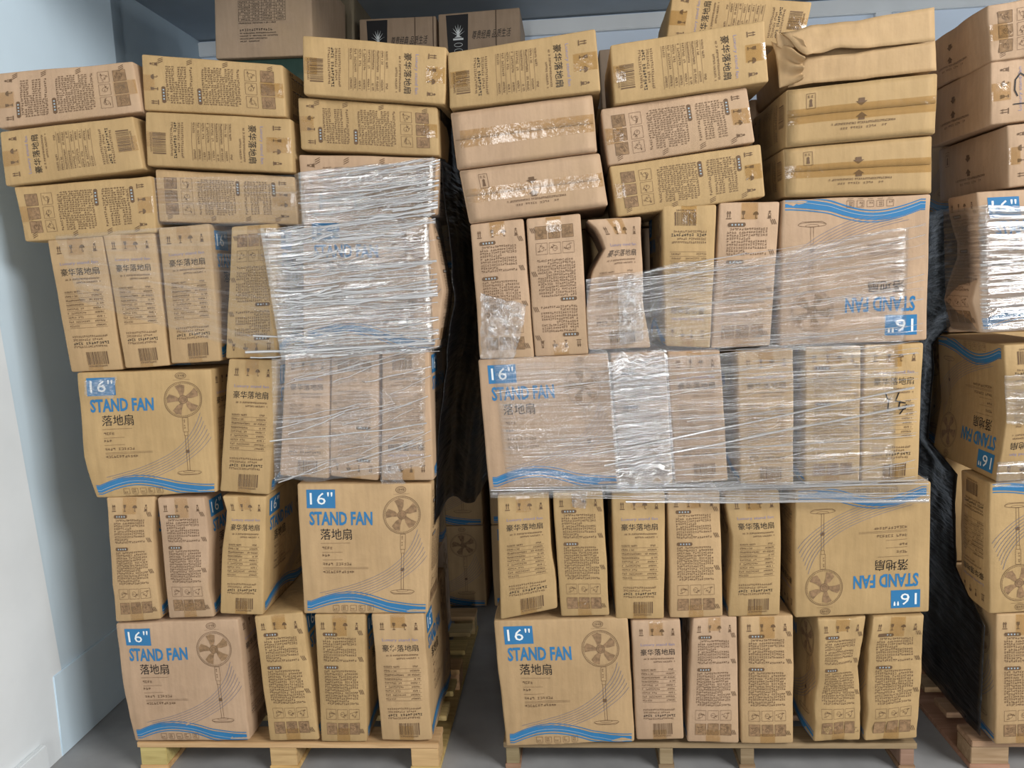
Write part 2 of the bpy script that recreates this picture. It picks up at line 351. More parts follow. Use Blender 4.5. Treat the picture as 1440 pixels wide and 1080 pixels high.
def art_spec(seed=1):
    a = Art(T, H); X = lambda u: u*T; Y = lambda v: v*H; rg = random.Random(seed)
    handling_icons(a, Y(.878), .0245, (.19, .42, .62, .84))
    a.text('Luxury stand fan', X(.17), Y(.785), X(.86), Y(.813), 'lilac')
    a.text('豪华落地扇', X(.16), Y(.712), X(.86), Y(.765), 'black')
    a.small(X(.22), Y(.675), X(.86), Y(.692), 1, 'brown', rg, latin=True); a.small(X(.42), Y(.65), X(.86), Y(.667), 1, 'brown', rg, latin=True)
    v = .585
    for i in range(9):
        a.line([(X(.16), Y(v-.006)), (X(.87), Y(v-.006))], .0008, 'brown')
        a.small(X(.16), Y(v), X(.16+rg.uniform(.2, .42)), Y(v+.018), 1, 'brown', rg, latin=i < 4)
        a.small(X(rg.uniform(.6, .72)), Y(v), X(.85), Y(v+.018), 1, 'brown', rg, latin=True); v -= .0315
    for i, v in enumerate((.252, .228, .198, .176)): a.small(X(.17), Y(v), X((.86, .74, .88, .8)[i]), Y(v+(.026 if i == 2 else .02)), 1, 'black' if i == 2 else 'brown', rg)
    x = X(.37)
    while x < X(.76):
        w = rg.choice((.0016, .0026, .0042)); a.rect(x, Y(.050), x+w, Y(.145), 'brown'); x += w+rg.choice((.0018, .0028, .0036))
    a.small(X(.38), Y(.030), X(.75), Y(.046), 1, 'brown', rg, latin=True)
    return a.cut()

def art_instr(seed=2):
    a = Art(T, H); X = lambda u: u*T; Y = lambda v: v*H; rg = random.Random(seed)
    handling_icons(a, Y(.887), .0235, (.16, .40, .61, .84))
    def pill(v):
        a.poly([(X(.3)+X(.15)*np.sign(math.cos(t))*.8+.0055*math.cos(t), Y(v)+.0062*math.sin(t)) for t in np.linspace(.01, 2*math.pi-.02, 22)], 'brown')
        for i in range(4): a.rect(X(.21+.055*i), Y(v)-.0025, X(.21+.055*i)+.005, Y(v)+.0025, 'cream')
    def hash_(v, u=.88):
        for d in (0, .006, .012): a.line([(X(u)+d-.004, Y(v)+.008), (X(u)+d+.004, Y(v)-.008)], .0022, 'brown')
    pill(.848); a.small(X(.15), Y(.635), X(.86), Y(.828), 9, 'brown', rg, .95, .3); hash_(.862); hash_(.655)
    pill(.592); a.small(X(.15), Y(.30), X(.86), Y(.572), 13, 'brown', rg, .96, .5); hash_(.40)
    for r, (y0, y1) in enumerate(((.185, .265), (.065, .155))):
        for c in range(3):
            x0, x1 = X(.15+.245*c), X(.36+.245*c)
            if r: a.rect(x0, Y(y0), x1, Y(y1), 'tan')
            a.frame(x0, Y(y0), x1, Y(y1), .0009, 'brown')
            for k in range(6):
                px, py = rg.uniform(x0, x1-.01), rg.uniform(Y(y0)+.004, Y(y1)-.006); a.line([(px, py), (px+rg.uniform(.003, .01), py+rg.uniform(-.006, .006))], .0016, 'brown')
            a.ring((x0+x1)/2, Y((y0+y1)/2), .008, .008, .001, 'brown', 14)
    hash_(.09, .86)
    return a.cut()

def art_flap(seed=4):
    a = Art(W, T); X = lambda u: u*W; Y = lambda v: v*T; rg = random.Random(seed)
    a.frame(X(.135), Y(.62), X(.195), Y(.88), .0013, 'brown'); a.small(X(.145), Y(.80), X(.188), Y(.86), 1, 'brown', rg)
    a.disc(X(.165), Y(.755), .004, .006, 'brown', 10); a.poly([(X(.165)-.005, Y(.65)), (X(.165)+.005, Y(.65)), (X(.165)+.003, Y(.74)), (X(.165)-.003, Y(.74))], 'brown')
    for y, s in ((.66, -1), (.40, 1)):
        cx, cy = X(.5), Y(y)
        a.poly([(cx-.017, cy), (cx+.017, cy), (cx, cy+s*.014)], 'brown'); a.rect(cx-.009, min(cy, cy-s*.01), cx+.009, max(cy, cy-s*.01), 'brown')
        a.small(cx-.008, cy-.003-(.004 if s > 0 else -.002), cx+.008, cy+.004-(.004 if s > 0 else -.002), 1, 'tan', rg)
    a.small(X(.30), Y(.275), X(.73), Y(.325), 1, 'brown', rg, latin=True); a.small(X(.36), Y(.20), X(.68), Y(.25), 1, 'brown', rg, .85)
    return a.cut()

def art_table():
    a = Art(.47, .42); rg = random.Random(9); w, h = .47, .42
    x0, x1, y1 = .25*w, .73*w, .625*h
    # rating table and address lines
    for i in range(8): a.line([(x0, y1-.0135*i), (x1, y1-.0135*i)], .0012, 'black')
    for u in (0, .3, .5, .77, 1): a.line([(x0+(x1-x0)*u, y1), (x0+(x1-x0)*u, y1-.0945)], .0012, 'black')
    for i in range(7):
        for u0, u1 in ((.02, .28), (.32, .47), (.52, .72), (.8, .97)): a.small(x0+(x1-x0)*u0, y1-.0135*i-.0115, x0+(x1-x0)*u1, y1-.0135*i-.002, 1, 'black', rg, .8)
    a.small(x0, y1-.108, x1-.03, y1-.099, 1, 'black', rg, latin=True)
    a.small(x0+.005, y1-.142, x0+.17, y1-.128, 1, 'black', rg)
    for i in range(4): a.small(x0+.005, y1-.154-.0125*i, x0+(.18, .19, .14, .10)[i], y1-.1455-.0125*i, 1, 'black', rg, latin=True)
    return a.cut()

def art_crown():
    a = Art(.40, .62); w, h = .40, .62
    bx0, bx1, by0, by1 = .095*w, .37*w, h-.165, h-.008
    a.poly([(bx0+.010, by0), (bx1-.006, by0), (bx1, by1), (bx0, by1)], 'black')
    cx, cy = (bx0+bx1)/2+.004, h-.094
    for i in range(7):
        t = math.radians(90+(i-3)*21); b = .012*(i-3)/3
        a.poly([(cx+b*1.2-.0045, cy), (cx+b*1.2+.0045, cy), (cx+b+.052*math.cos(t), cy+.050*math.sin(t))], 'white')
    a.rect(cx-.025, cy-.010, cx+.025, cy-.003, 'white'); a.ring(cx, cy-.028, .02, .007, .0014, 'white', 20); a.ring(cx, cy-.050, .02, .007, .0012, 'white', 20)
    a.text('尊贵经典 品质生活', .41*w, h-.105, .89*w, h-.073, 'black', .0, .35)
    return a.cut()
ART = {'front': art_front(), 'spec': art_spec(), 'instr': art_instr(), 'flap': art_flap(), 'table': art_table(), 'crown': art_crown()}

# ------------------------------------------------------------------ cartons
def ease(edge, t):
    if not edge: return 0.
    ts = [0]+[e[0] for e in edge]+[1]; ds = [0]+[e[1] for e in edge]+[0]
    return float(np.interp(t, ts, ds))
class Box:
    """a worn carton: rounded hexahedron with front quad (TL,TR,BR,BL) in metres, extruded back; keeps its faces for print and tape"""
    def __init__(s, q, depth, crumple=.003, bulge=.004, seed=0, le=None, re=None, n=None, r=.007, yaw=0., hinge='c', back=1.0):
        TL, TR, BR, BL = [np.array(p, float) for p in q]
        w0 = np.linalg.norm((TR+BR-TL-BL)/2); h0 = np.linalg.norm((TL+TR-BL-BR)/2)
        s.w, s.h, s.d = w0, h0, depth
        def ax(L, k): return np.unique(np.concatenate([[0, .3*r/L, r/L], np.linspace(r/L, 1-r/L, k), [1-r/L, 1-.3*r/L, 1]]).round(6))
        k = n or 9
        if crumple > .006: k = max(k, 16)
        U = ax(w0, max(5, int(k*w0/.3))); V = ax(h0, max(5, int(k*h0/.35))); D = ax(depth, max(5, int(k*depth/.45)))
        s.U, s.V, s.D = U, V, D
        sd = Vector((seed*3.17, seed*1.71, seed*.77)); cpt = (TL+TR+BR+BL)/4
        org = cpt.copy()
        if hinge == 'l': org = (TL+BL)/2
        if hinge == 'r': org = (TR+BR)/2
        cy, sy = math.cos(yaw), math.sin(yaw)
        def P(u, w, v):
            loc = np.array([u*w0, w*depth, v*h0]); dim = np.array([w0, depth, h0])
            c = np.clip(loc, r, dim-r); d = loc-c; l = np.linalg.norm(d)
            if l > 1e-9: loc = c+d/l*r
            u, w, v = loc/dim
            l_ = BL+(TL-BL)*v; r_ = BR+(TR-BR)*v
            l_ = l_+np.array([ease(le, v), 0, 0]); r_ = r_+np.array([ease(re, v), 0, 0])
            p = l_+(r_-l_)*u
            if back != 1.0:
                k_ = 1+(back-1)*w; p = cpt+(p-cpt)*np.array([k_, 1, k_])
            p = p+np.array([0, w*depth, 0])
            su, sw, sv = math.sin(math.pi*u), math.sin(math.pi*w), math.sin(math.pi*v)
            p = p+np.array([(2*u-1)*bulge*1.3*sw*sv, (2*w-1)*bulge*su*sv, 0])
            nz = noise.noise_vector(Vector(p)*9+sd); p = p+np.array(nz)*crumple*np.array([.6, 1, .5])
            if crumple > .004:
                a = noise.noise(Vector(p)*22+sd*2); p = p+np.array([0, 1, 0])*crumple*.9*(abs(a)-.3)
            if yaw:
                e = p-org; p = org+np.array([e[0]*cy-e[1]*sy, e[0]*sy+e[1]*cy, e[2]])
            return p
        idx = {}; verts = []
        def vid(i, j, k):
            key = (i, j, k)
            if key not in idx: idx[key] = len(verts); verts.append(P(U[i], D[j], V[k]))
            return idx[key]
        nu, nd, nv = len(U), len(D), len(V); F = []
        for i in range(nu-1):
            for k in range(nv-1):
                F.append((vid(i, 0, k), vid(i+1, 0, k), vid(i+1, 0, k+1), vid(i, 0, k+1)))
                F.append((vid(i, nd-1, k), vid(i, nd-1, k+1), vid(i+1, nd-1, k+1), vid(i+1, nd-1, k)))
        for j in range(nd-1):
            for k in range(nv-1):
                F.append((vid(nu-1, j, k), vid(nu-1, j+1, k), vid(nu-1, j+1, k+1), vid(nu-1, j, k+1)))
                F.append((vid(0, j, k), vid(0, j, k+1), vid(0, j+1, k+1), vid(0, j+1, k)))
        for i in range(nu-1):
            for j in range(nd-1):
                F.append((vid(i, j, nv-1), vid(i+1, j, nv-1), vid(i+1, j+1, nv-1), vid(i, j+1, nv-1)))
                F.append((vid(i, j, 0), vid(i, j+1, 0), vid(i+1, j+1, 0), vid(i+1, j, 0)))
        s.verts = np.array(verts); s.faces = F
        s.G = {'F': (U, V, np.array([[verts[vid(i, 0, k)] for k in range(nv)] for i in range(nu)])),
               'R': (D, V, np.array([[verts[vid(nu-1, j, k)] for k in range(nv)] for j in range(nd)])),
               'L': (1-D[::-1], V, np.array([[verts[vid(0, j, k)] for k in range(nv)] for j in range(nd-1, -1, -1)])),
               'T': (U, D, np.array([[verts[vid(i, j, nv-1)] for j in range(nd)] for i in range(nu)]))}
        s.Nn = {'F': np.array([sy, -cy, 0]), 'R': np.array([cy, sy, 0]), 'L': np.array([-cy, -sy, 0]), 'T': np.array([0, 0, 1.])}
        s.base = np.array([cpt[0], cpt[1]+depth/2, s.verts[:, 2].min()])
    def on(s, side, uv, off=.0010):
        A, B, G = s.G[side]; uv = np.clip(np.asarray(uv, float), 0, 1)
        i = np.clip(np.searchsorted(A, uv[:, 0], 'right')-1, 0, len(A)-2); j = np.clip(np.searchsorted(B, uv[:, 1], 'right')-1, 0, len(B)-2)
        a = ((uv[:, 0]-A[i])/(A[i+1]-A[i]))[:, None]; b = ((uv[:, 1]-B[j])/(B[j+1]-B[j]))[:, None]
        return G[i, j]*(1-a)*(1-b)+G[i+1, j]*a*(1-b)+G[i, j+1]*(1-a)*b+G[i+1, j+1]*a*b+s.Nn[side]*off
def turn(uv, rot):
    s_, t_ = uv[:, 0], uv[:, 1]
    if rot == 0: return np.stack([s_, t_], 1)
    if rot == 180: return np.stack([1-s_, 1-t_], 1)
    if rot == 90: return np.stack([1-t_, s_], 1)       # print's top points left
    return np.stack([t_, 1-s_], 1)                      # print's top points right
def add_print(root, bx, side, art, rot, off=.0010, extra=None):
    a = ART[art] if isinstance(art, str) else art
    uv = turn(a.V/np.array([a.w, a.h]), rot)
    V = bx.on(side, uv, off)+a.Z[:, None]*bx.Nn[side]-bx.base
    o = link('print', mesh('print', V, a.F, [M[k] for k in INKS], a.M), [c for c in root.children if c.name.startswith('body')][0])
    return o
def add_tape(root, bx, side, u0, v0, u1, v1, off=.0018, nu=8, nv=8):
    uv = np.array([(u0+(u1-u0)*i/(nu-1), v0+(v1-v0)*j/(nv-1)) for i in range(nu) for j in range(nv)])
    V = bx.on(side, uv, off)-bx.base
    return link('tape', mesh('tape', V, grid_faces(nu, nv), [M['tape']], smooth=True), root)
YEL, PNK, MID = (.475, .322, .155), (.49, .337, .220), (.485, .328, .175)
def tint(k):
    b = {'y': YEL, 'p': PNK, 'm': MID}[k]; f = RNG.uniform(.94, 1.06)
    return tuple(c*f for c in b)
SEED = [0]
def carton(quad, face, rot, label, Y=0., depth=None, tone='m', right=None, left=None, tape=True, ydef=None, marks=None, group=None, **kw):
    SEED[0] += 1; sd = SEED[0]
    ys = ydef or (0, 0, 0, 0)
    q = [at(p, Y+dy) for p, dy in zip(quad, ys)]
    if depth is None: depth = {'front': T, 'spec': W, 'instr': W, 'flap': H, None: W}[face]
    for e in ('le', 're'):      # edge dents are given in pixels
        if kw.get(e): kw[e] = [(t, d/440.) for t, d in kw[e]]
    kw.setdefault('crumple', RNG.uniform(.0028, .0056)); kw.setdefault('bulge', RNG.uniform(.002, .007))
    bx = Box(q, depth, seed=sd, **kw)
    root = empty('carton', bx.base); tag(root, label, 'carton', group)
    col = tint(tone)
    link('body', mesh('body', bx.verts-bx.base, bx.faces, [M['card']], smooth=True), root, col)
    if face == 'flap':
        for (v0, v1) in ((.505, .985), (.015, .495)):
            def fn(u, v, v0=v0, v1=v1): return bx.on('F', np.array([[.012+u*.976, v0+(v1-v0)*v]]), .0042)[0]
            sheet('flap', fn, 14, 6, M['card'], .003, parent=root, col=col, origin=bx.base)
        add_print(root, bx, 'F', 'flap', rot, .0055)
        if tape: add_tape(root, bx, 'F', .0, .37, 1., .63, .0062, 24, 5)
    elif face:
        add_print(root, bx, 'F', face, rot)
        if tape and face in ('spec', 'instr'):
            for end in (0, 1):
                L_ = RNG.uniform(.10, .17)
                a0, a1 = (1-L_, 1.) if end else (0., L_*.8)
                if rot in (0, 180): add_tape(root, bx, 'F', .36, a0, .64, a1)
                else: add_tape(root, bx, 'F', a0, .36, a1, .64)
    if right: add_print(root, bx, 'R', right[0], right[1])
    if left: add_print(root, bx, 'L', left[0], left[1])
    if marks:
        for pl, wd in marks:
            pts = []
            for (a0, b0) in zip(pl, pl[1:]): pts += [tuple(np.array(a0)+(np.array(b0)-np.array(a0))*k/4) for k in range(4)]
            pts.append(pl[-1]); P_ = np.array(pts); d = np.gradient(P_, axis=0)*np.array([bx.w, bx.h]); d /= np.linalg.norm(d, axis=1, keepdims=True)+1e-9
            nrm = np.stack([-d[:, 1], d[:, 0]], 1)*wd*.16/np.array([bx.w, bx.h])
            uv = np.concatenate([P_-nrm, P_+nrm]); k = len(P_)
            link('marker_stroke', mesh('marker_stroke', bx.on('F', uv, .0018)-bx.base, [(i, i+1, k+i+1, k+i) for i in range(k-1)], [M['marker']]), [c for c in root.children if c.name.startswith('body')][0])
    return root, bx
ORD = ['leftmost', 'second from left', 'third from left', 'fourth from left', 'fifth from left', 'sixth from left', 'rightmost']
CCW, CW = 90, 270

# ------------------------------------------------------------------ the room
XL, YB, ZC = -1.924, 1.95, 3.04
def struct(name, lo, hi, m, bev=0, parent=None):
    o = link(name, box_mesh(name, lo, hi, m, bev), parent)
    if parent is None: o['kind'] = 'structure'
    return o
struct('floor', (-2.4, -9.5, -.1), (6.5, 2.2, 0), M['floor'])
struct('ceiling', (-2.4, -.05, ZC), (6.5, 2.2, ZC+.1), M['ceil'])
struct('wall_left', (XL-.3, -.30, 0), (XL, .934, ZC), M['wall'])
struct('wall_left_recess', (XL-.3, .934, 0), (XL-.07, 2.1, ZC), M['wall'])
wn = struct('wall_left_near', (XL-.3, -9.5, 0), (XL+.006, .08, ZC), M['wallwhite'])
for v in wn.data.vertices:      # the end of the near wall is sheared to a slightly slanting edge
    if v.co.y > 0: v.co.y = .158-.0826*v.co.z
M['wallback'] = plain('lightened_wall_paint', (.72, .83, .97), .5, noise_amt=.04, scale=2)  # wall paint made lighter here to stand in for missing light
struct('wall_back', (-2.4, YB, 0), (6.5, YB+.2, ZC), M['wallback'])
struct('baseboard_left', (XL, .081, 0), (XL+.010, .93, .31), M['wall'], .003)
struct('baseboard_near', (XL+.006, -4.0, 0), (XL+.03, -.02, .11), M['wallwhite'], .004)
struct('trim_1', (-2.0, YB-.03, ZC-.085), (6.5, YB, ZC-.01), M['wallwhite'], .004)
struct('trim_2', (.62, YB-.02, 0), (.66, YB, ZC-.085), M['wallwhite'], .003)
struct('trim_3', (1.60, YB-.03, 0), (1.68, YB, ZC-.085), M['wallwhite'], .003)

# ------------------------------------------------------------------ pallets
PINE, OLD = (.62, .42, .19), (.30, .21, .12)
def pallet(x0, x1, y0, y1, ztop, xs, bw, col, label):
    r = empty('pallet', ((x0+x1)/2, (y0+y1)/2, 0)); tag(r, label, 'pallet'); ox, oy = (x0+x1)/2, (y0+y1)/2
    def part(n, lo, hi):
        c = tuple(k*RNG.uniform(.88, 1.1) for k in col)
        return link(n, box_mesh(n, (lo[0]-ox, lo[1]-oy, lo[2]), (hi[0]-ox, hi[1]-oy, hi[2]), M['wood'], .002), r, c)
    nb = 7; bwid = .105; step = (y1-y0-bwid)/(nb-1)
    for i in range(nb): part('deck_board', (x0, y0+step*i, ztop-.02), (x1, y0+step*i+bwid, ztop))
    for x in xs:
        for yy in ((y0+.004, y0+.10), ((y0+y1)/2-.05, (y0+y1)/2+.05), (y1-.10, y1-.004)):
            part('block', (x-bw/2, yy[0], .018), (x+bw/2, yy[1], ztop-.02))
        part('bottom_board', (x-bw/2-.004, y0+.002, 0), (x+bw/2+.004, y1-.002, .018))
xl = [at((p, 1062), 0)[0] for p in (215, 398, 597)]
pallet(xl[0]-.055, xl[2]+.05, .0, 1.15, .106, xl, .095, PINE, 'pale pine pallet under the left stack of cartons')
xm = [at((p, 1062), 0)[0] for p in (720, 938, 1053, 1280)]
pallet(xm[0]-.03, xm[3]+.03, .02, 1.15, .098, xm, .045, OLD, 'weathered brown pallet with thin legs under the middle stack')
xr = at((1400, 1055), 0)[0]
pallet(xr-.06, xr+1.1, .03, 1.2, .10, (xr, xr+.5, xr+1.03), .12, (.42, .27, .16), 'reddish wooden pallet at the right edge of the picture')

# ------------------------------------------------------------------ left stack
LP = 'of left stack'
UA, UB, DA, DB = 'upright carton end with spec table', 'upright carton end with instruction text', 'upside-down carton end with spec table', 'upside-down carton end with instruction text'
LA, LB = 'carton on its side showing barcode', 'carton on its side showing instructions'
BIG, GIB = 'carton front with blue STAND FAN lettering', 'upside-down blue STAND FAN carton front'
R1_, R2_, R3_, R4_ = 'in lowest row', 'in second-lowest row', 'in third-lowest row', 'in fourth-lowest row'
R5_, R6_, R7_ = 'in lowest flat-lying row', 'in middle flat-lying row', 'in top row'
F0 = ('front', 0)
carton([(162, 877), (335, 870), (351, 1041), (190, 1043)], 'front', 0, f'{BIG}, leftmost {R1_} {LP}', tone='p', right=('spec', 0), le=[(.5, -4)])
carton([(357, 867), (425, 861), (449, 1040), (379, 1042)], 'instr', 0, f'{UB}, {ORD[1]} {R1_} {LP}', tone='y', left=F0, right=F0, bulge=.006)
carton([(442, 864), (513, 864), (516, 1044), (452, 1043)], 'instr', 0, f'{UB}, {ORD[2]} {R1_} {LP}', tone='y', right=F0, bulge=.006)
carton([(522, 864), (596, 863), (608, 1042), (537, 1042)], 'spec', 0, f'{UA}, {ORD[6]} {R1_} {LP}', tone='m', left=F0, right=F0)
carton([(149, 700), (217, 698), (226, 871), (162, 875)], 'instr', 0, f'{UB}, {ORD[0]} {R2_} {LP}', tone='m', right=F0, re=[(.3, -4), (.7, -5)])
carton([(221, 700), (286, 699), (301, 868), (237, 870)], 'instr', 0, f'{UB}, {ORD[1]} {R2_} {LP}', tone='p', right=F0, re=[(.25, -5), (.7, 3)])
carton([(312, 697), (374, 698), (370, 865), (309, 863)], 'spec', 0, f'dented {UA}, {ORD[2]} {R2_} {LP}', tone='y', right=F0, le=[(.6, 1), (.85, 9)])
carton([(417, 680), (607, 680), (602, 863), (427, 863)], 'front', 0, f'{BIG}, {ORD[6]} {R2_} {LP}', tone='m', right=('instr', 0), depth=T, crumple=.003)
carton([(108, 524), (296, 519), (306, 692), (135, 701)], 'front', 0, f'{BIG}, {ORD[0]} {R3_} {LP}', tone='y', right=('spec', 0), le=[(.3, -9), (.6, -6)])
carton([(321, 505), (390, 507), (379, 696), (308, 691)], 'spec', 0, f'{UA}, {ORD[1]} {R3_} {LP}', tone='y', right=F0)
carton([(401, 499), (464, 497), (462, 674), (393, 669)], 'spec', 0, f'{UA}, {ORD[2]} {R3_} {LP}', tone='p')
carton([(465, 494), (533, 494), (532, 676), (464, 670)], 'instr', 180, f'{DB}, {ORD[3]} {R3_} {LP}', tone='p')
carton([(537, 494), (603, 492), (610, 676), (536, 676)], 'spec', 180, f'{DA}, {ORD[6]} {R3_} {LP}', tone='p', right=F0)
carton([(65, 335), (143, 328), (172, 520), (100, 524)], 'spec', 0, f'{UA}, {ORD[0]} {R4_} {LP}', tone='m')
carton([(144, 328), (216, 325), (238, 514), (176, 518)], 'spec', 0, f'{UA}, {ORD[1]} {R4_} {LP}', tone='m')
carton([(222, 321), (294, 314), (310, 508), (241, 512)], 'spec', 0, f'{UA}, {ORD[2]} {R4_} {LP}', tone='m', right=F0)
carton([(326, 319), (390, 314), (390, 503), (317, 505)], 'instr', 180, f'{DB}, {ORD[3]} {R4_} {LP}', tone='y', right=F0)
MK = [([(.70, .36), (.75, .40), (.77, .42), (.76, .33), (.72, .30)], .008), ([(.71, .24), (.71, .16)], .008), ([(.76, .16), (.76, .25), (.80, .25), (.80, .21), (.76, .20)], .008)]
carton([(426, 305), (606, 305), (614, 491), (426, 483)], 'front', 0, f'wrapped {BIG}, {ORD[6]} {R4_} {LP}', tone='p', right=('instr', 0), re=[(.2, 6), (.45, 14), (.75, 6)], marks=MK)
carton([(20, 263), (212, 247), (220, 327), (35, 340)], 'instr', CW, f'{LB}, {ORD[0]} {R5_} {LP}', tone='y', Y=-.005)
carton([(218, 238), (413, 248), (420, 316), (223, 312)], 'instr', CW, f'{LB}, {ORD[1]} {R5_} {LP}', tone='m', Y=.01)
carton([(420, 217), (617, 222), (613, 302), (424, 312)], 'instr', CCW, f'filmed {LB}, {ORD[6]} {R5_} {LP}', tone='p', Y=.005)
carton([(-1, 185), (187, 163), (202, 238), (7, 262)], 'spec', CCW, f'{LA}, {ORD[0]} {R6_} {LP}', tone='y', Y=-.02)
carton([(204, 157), (408, 167), (412, 243), (206, 233)], 'spec', CW, f'{LA}, {ORD[1]} {R6_} {LP}', tone='y', Y=-.01)
carton([(418, 137), (615, 150), (618, 220), (423, 210)], 'instr', CCW, f'{LB}, {ORD[6]} {R6_} {LP}', tone='y')
carton([(-5, 103), (187, 86), (199, 157), (-2, 181)], 'instr', CCW, f'{LB}, {ORD[0]} {R7_} {LP}', tone='p', Y=-.01)
carton([(198, 76), (397, 91), (402, 165), (202, 155)], 'instr', CCW, f'{LB}, {ORD[1]} {R7_} {LP}', tone='y', right=('instr', 0))
carton([(425, 49), (628, 66), (625, 147), (427, 133)], 'spec', CW, f'{LA}, {ORD[6]} {R7_} {LP}', tone='y', Y=-.02)

# ------------------------------------------------------------------ middle stack
MP = 'of middle stack'
carton([(694, 873), (883, 869), (892, 1043), (712, 1050)], 'front', 0, f'{BIG}, {ORD[0]} {R1_} {MP}', tone='m', left=('spec', 0))
carton([(888, 873), (957, 871), (962, 1040), (895, 1041)], 'spec', 0, f'{UA}, {ORD[1]} {R1_} {MP}', tone='p', left=F0, right=F0)
carton([(974, 870), (1036, 867), (1039, 1045), (966, 1044)], 'instr', 0, f'{UB}, {ORD[2]} {R1_} {MP}', tone='p', left=F0)
carton([(1041, 867), (1116, 866), (1116, 1046), (1042, 1046)], 'instr', 0, f'{UB}, {ORD[3]} {R1_} {MP}', tone='m', right=F0)
carton([(1150, 871), (1222, 867), (1210, 1041), (1143, 1042)], 'instr', 0, f'crushed {UB}, {ORD[4]} {R1_} {MP}', tone='y', left=F0, crumple=.011, le=[(.5, 4)], re=[(.62, -9)], yaw=.06, n=18)
carton([(1227, 867), (1299, 864), (1291, 1037), (1217, 1042)], 'instr', 0, f'crumpled {UB}, {ORD[6]} {R1_} {MP}', tone='y', left=F0, crumple=.010, le=[(.75, -3)], n=18)
carton([(699, 697), (772, 695), (784, 856), (704, 872)], 'spec', 0, f'{UA}, {ORD[0]} {R2_} {MP}', tone='y', left=F0, re=[(.3, 1), (.5, -3)], crumple=.003)
carton([(777, 693), (848, 691), (857, 866), (789, 867)], 'instr', 0, f'{UB}, {ORD[1]} {R2_} {MP}', tone='y', right=F0)
carton([(860, 695), (935, 693), (934, 871), (866, 871)], 'spec', 0, f'{UA}, {ORD[2]} {R2_} {MP}', tone='y', left=F0)
carton([(939, 693), (1012, 690), (1017, 868), (942, 869)], 'instr', 0, f'{UB}, {ORD[3]} {R2_} {MP}', tone='m')
carton([(1019, 695), (1096, 690), (1097, 865), (1025, 868)], 'spec', 0, f'dented {UA}, {ORD[4]} {R2_} {MP}', tone='y', le=[(.35, 5), (.65, 9), (.85, 3)], re=[(.6, 2)], crumple=.005, left=F0)
carton([(1118, 690), (1310, 677), (1307, 861), (1118, 869)], 'front', 180, f'{GIB}, {ORD[6]} {R2_} {MP}', tone='y', left=('spec', 180))
carton([(672, 506), (855, 497), (872, 682), (688, 690)], 'front', 0, f'wrapped {BIG}, {ORD[0]} {R3_} {MP}', tone='p', left=('spec', 0))
carton([(858, 497), (935, 494), (946, 680), (874, 681)], 'instr', 0, f'{UB}, {ORD[1]} {R3_} {MP}', tone='p')
carton([(938, 494), (1013, 492), (1024, 676), (949, 680)], 'spec', 0, f'{UA}, {ORD[2]} {R3_} {MP}', tone='p', right=F0)
carton([(1036, 494), (1116, 489), (1116, 684), (1041, 681)], 'spec', 0, f'{UA}, {ORD[3]} {R3_} {MP}', tone='m', left=F0, right=F0)
carton([(1133, 488), (1211, 486), (1209, 680), (1132, 682)], 'instr', 0, f'{UB}, {ORD[4]} {R3_} {MP}', tone='y', left=F0)
MK2 = [([(.36, .66), (.42, .60), (.46, .62)], .012), ([(.42, .61), (.41, .52)], .012), ([(.60, .66), (.54, .60), (.72, .58)], .012), ([(.62, .60), (.60, .54), (.72, .54), (.74, .57), (.62, .50)], .012)]
carton([(1216, 485), (1299, 482), (1291, 678), (1211, 681)], 'spec', 0, f'upright carton end with marker scrawl, {ORD[6]} {R3_} {MP}', tone='y', marks=MK2)
carton([(661, 315), (736, 307), (751, 503), (675, 505)], 'instr', 0, f'{UB}, {ORD[0]} {R4_} {MP}', tone='p', left=F0)
carton([(740, 307), (816, 300), (828, 498), (752, 502)], 'instr', 180, f'{DB}, {ORD[1]} {R4_} {MP}', tone='p', right=F0)
carton([(824, 309), (902, 305), (914, 489), (829, 492)], 'spec', 0, f'crushed {UA}, {ORD[2]} {R4_} {MP}', tone='p', crumple=.010, le=[(.3, -4), (.6, 6), (.78, 24), (.92, 14)], re=[(.4, -6), (.7, -2)], right=F0, n=18)
carton([(931, 288), (1008, 287), (999, 490), (936, 487)], 'spec', 180, f'{DA}, {ORD[3]} {R4_} {MP}', tone='y', left=F0)
carton([(1012, 285), (1097, 283), (1083, 486), (1001, 490)], 'instr', 0, f'{UB}, {ORD[4]} {R4_} {MP}', tone='p')
carton([(1100, 281), (1309, 273), (1303, 478), (1097, 487)], 'front', 180, f'film-wrapped {GIB}, {ORD[6]} {R4_} {MP}', tone='p', left=('spec', 180))
FL = 'carton side with taped flaps'
carton([(645, 240), (843, 215), (855, 289), (660, 315)], 'flap', 0, f'{FL} and arrows, {ORD[0]} {R5_} {MP}', tone='p', Y=-.005)
carton([(857, 234), (1070, 202), (1076, 277), (868, 305)], 'instr', CW, f'{LB}, {ORD[1]} {R5_} {MP}', tone='y', right=F0)
carton([(1101, 209), (1312, 190), (1311, 272), (1103, 277)], 'flap', 0, f'{FL} and arrows, {ORD[6]} {R5_} {MP}', tone='y', left=('spec', CCW))
r_, b_ = carton([(633, 158), (833, 132), (840, 214), (643, 239)], None, 0, f'plain brown carton with shiny tape, {ORD[0]} {R6_} {MP}', tone='p', depth=H)
for (v0, v1) in ((.505, .985), (.015, .495)):
    sheet('flap', lambda u, v, v0=v0, v1=v1: b_.on('F', np.array([[.012+u*.976, v0+(v1-v0)*v]]), .0042)[0], 14, 6, M['card'], .003, parent=r_, col=tint('p'), origin=b_.base)
add_tape(r_, b_, 'F', .05, .36, 1., .66, .006, 24, 6)
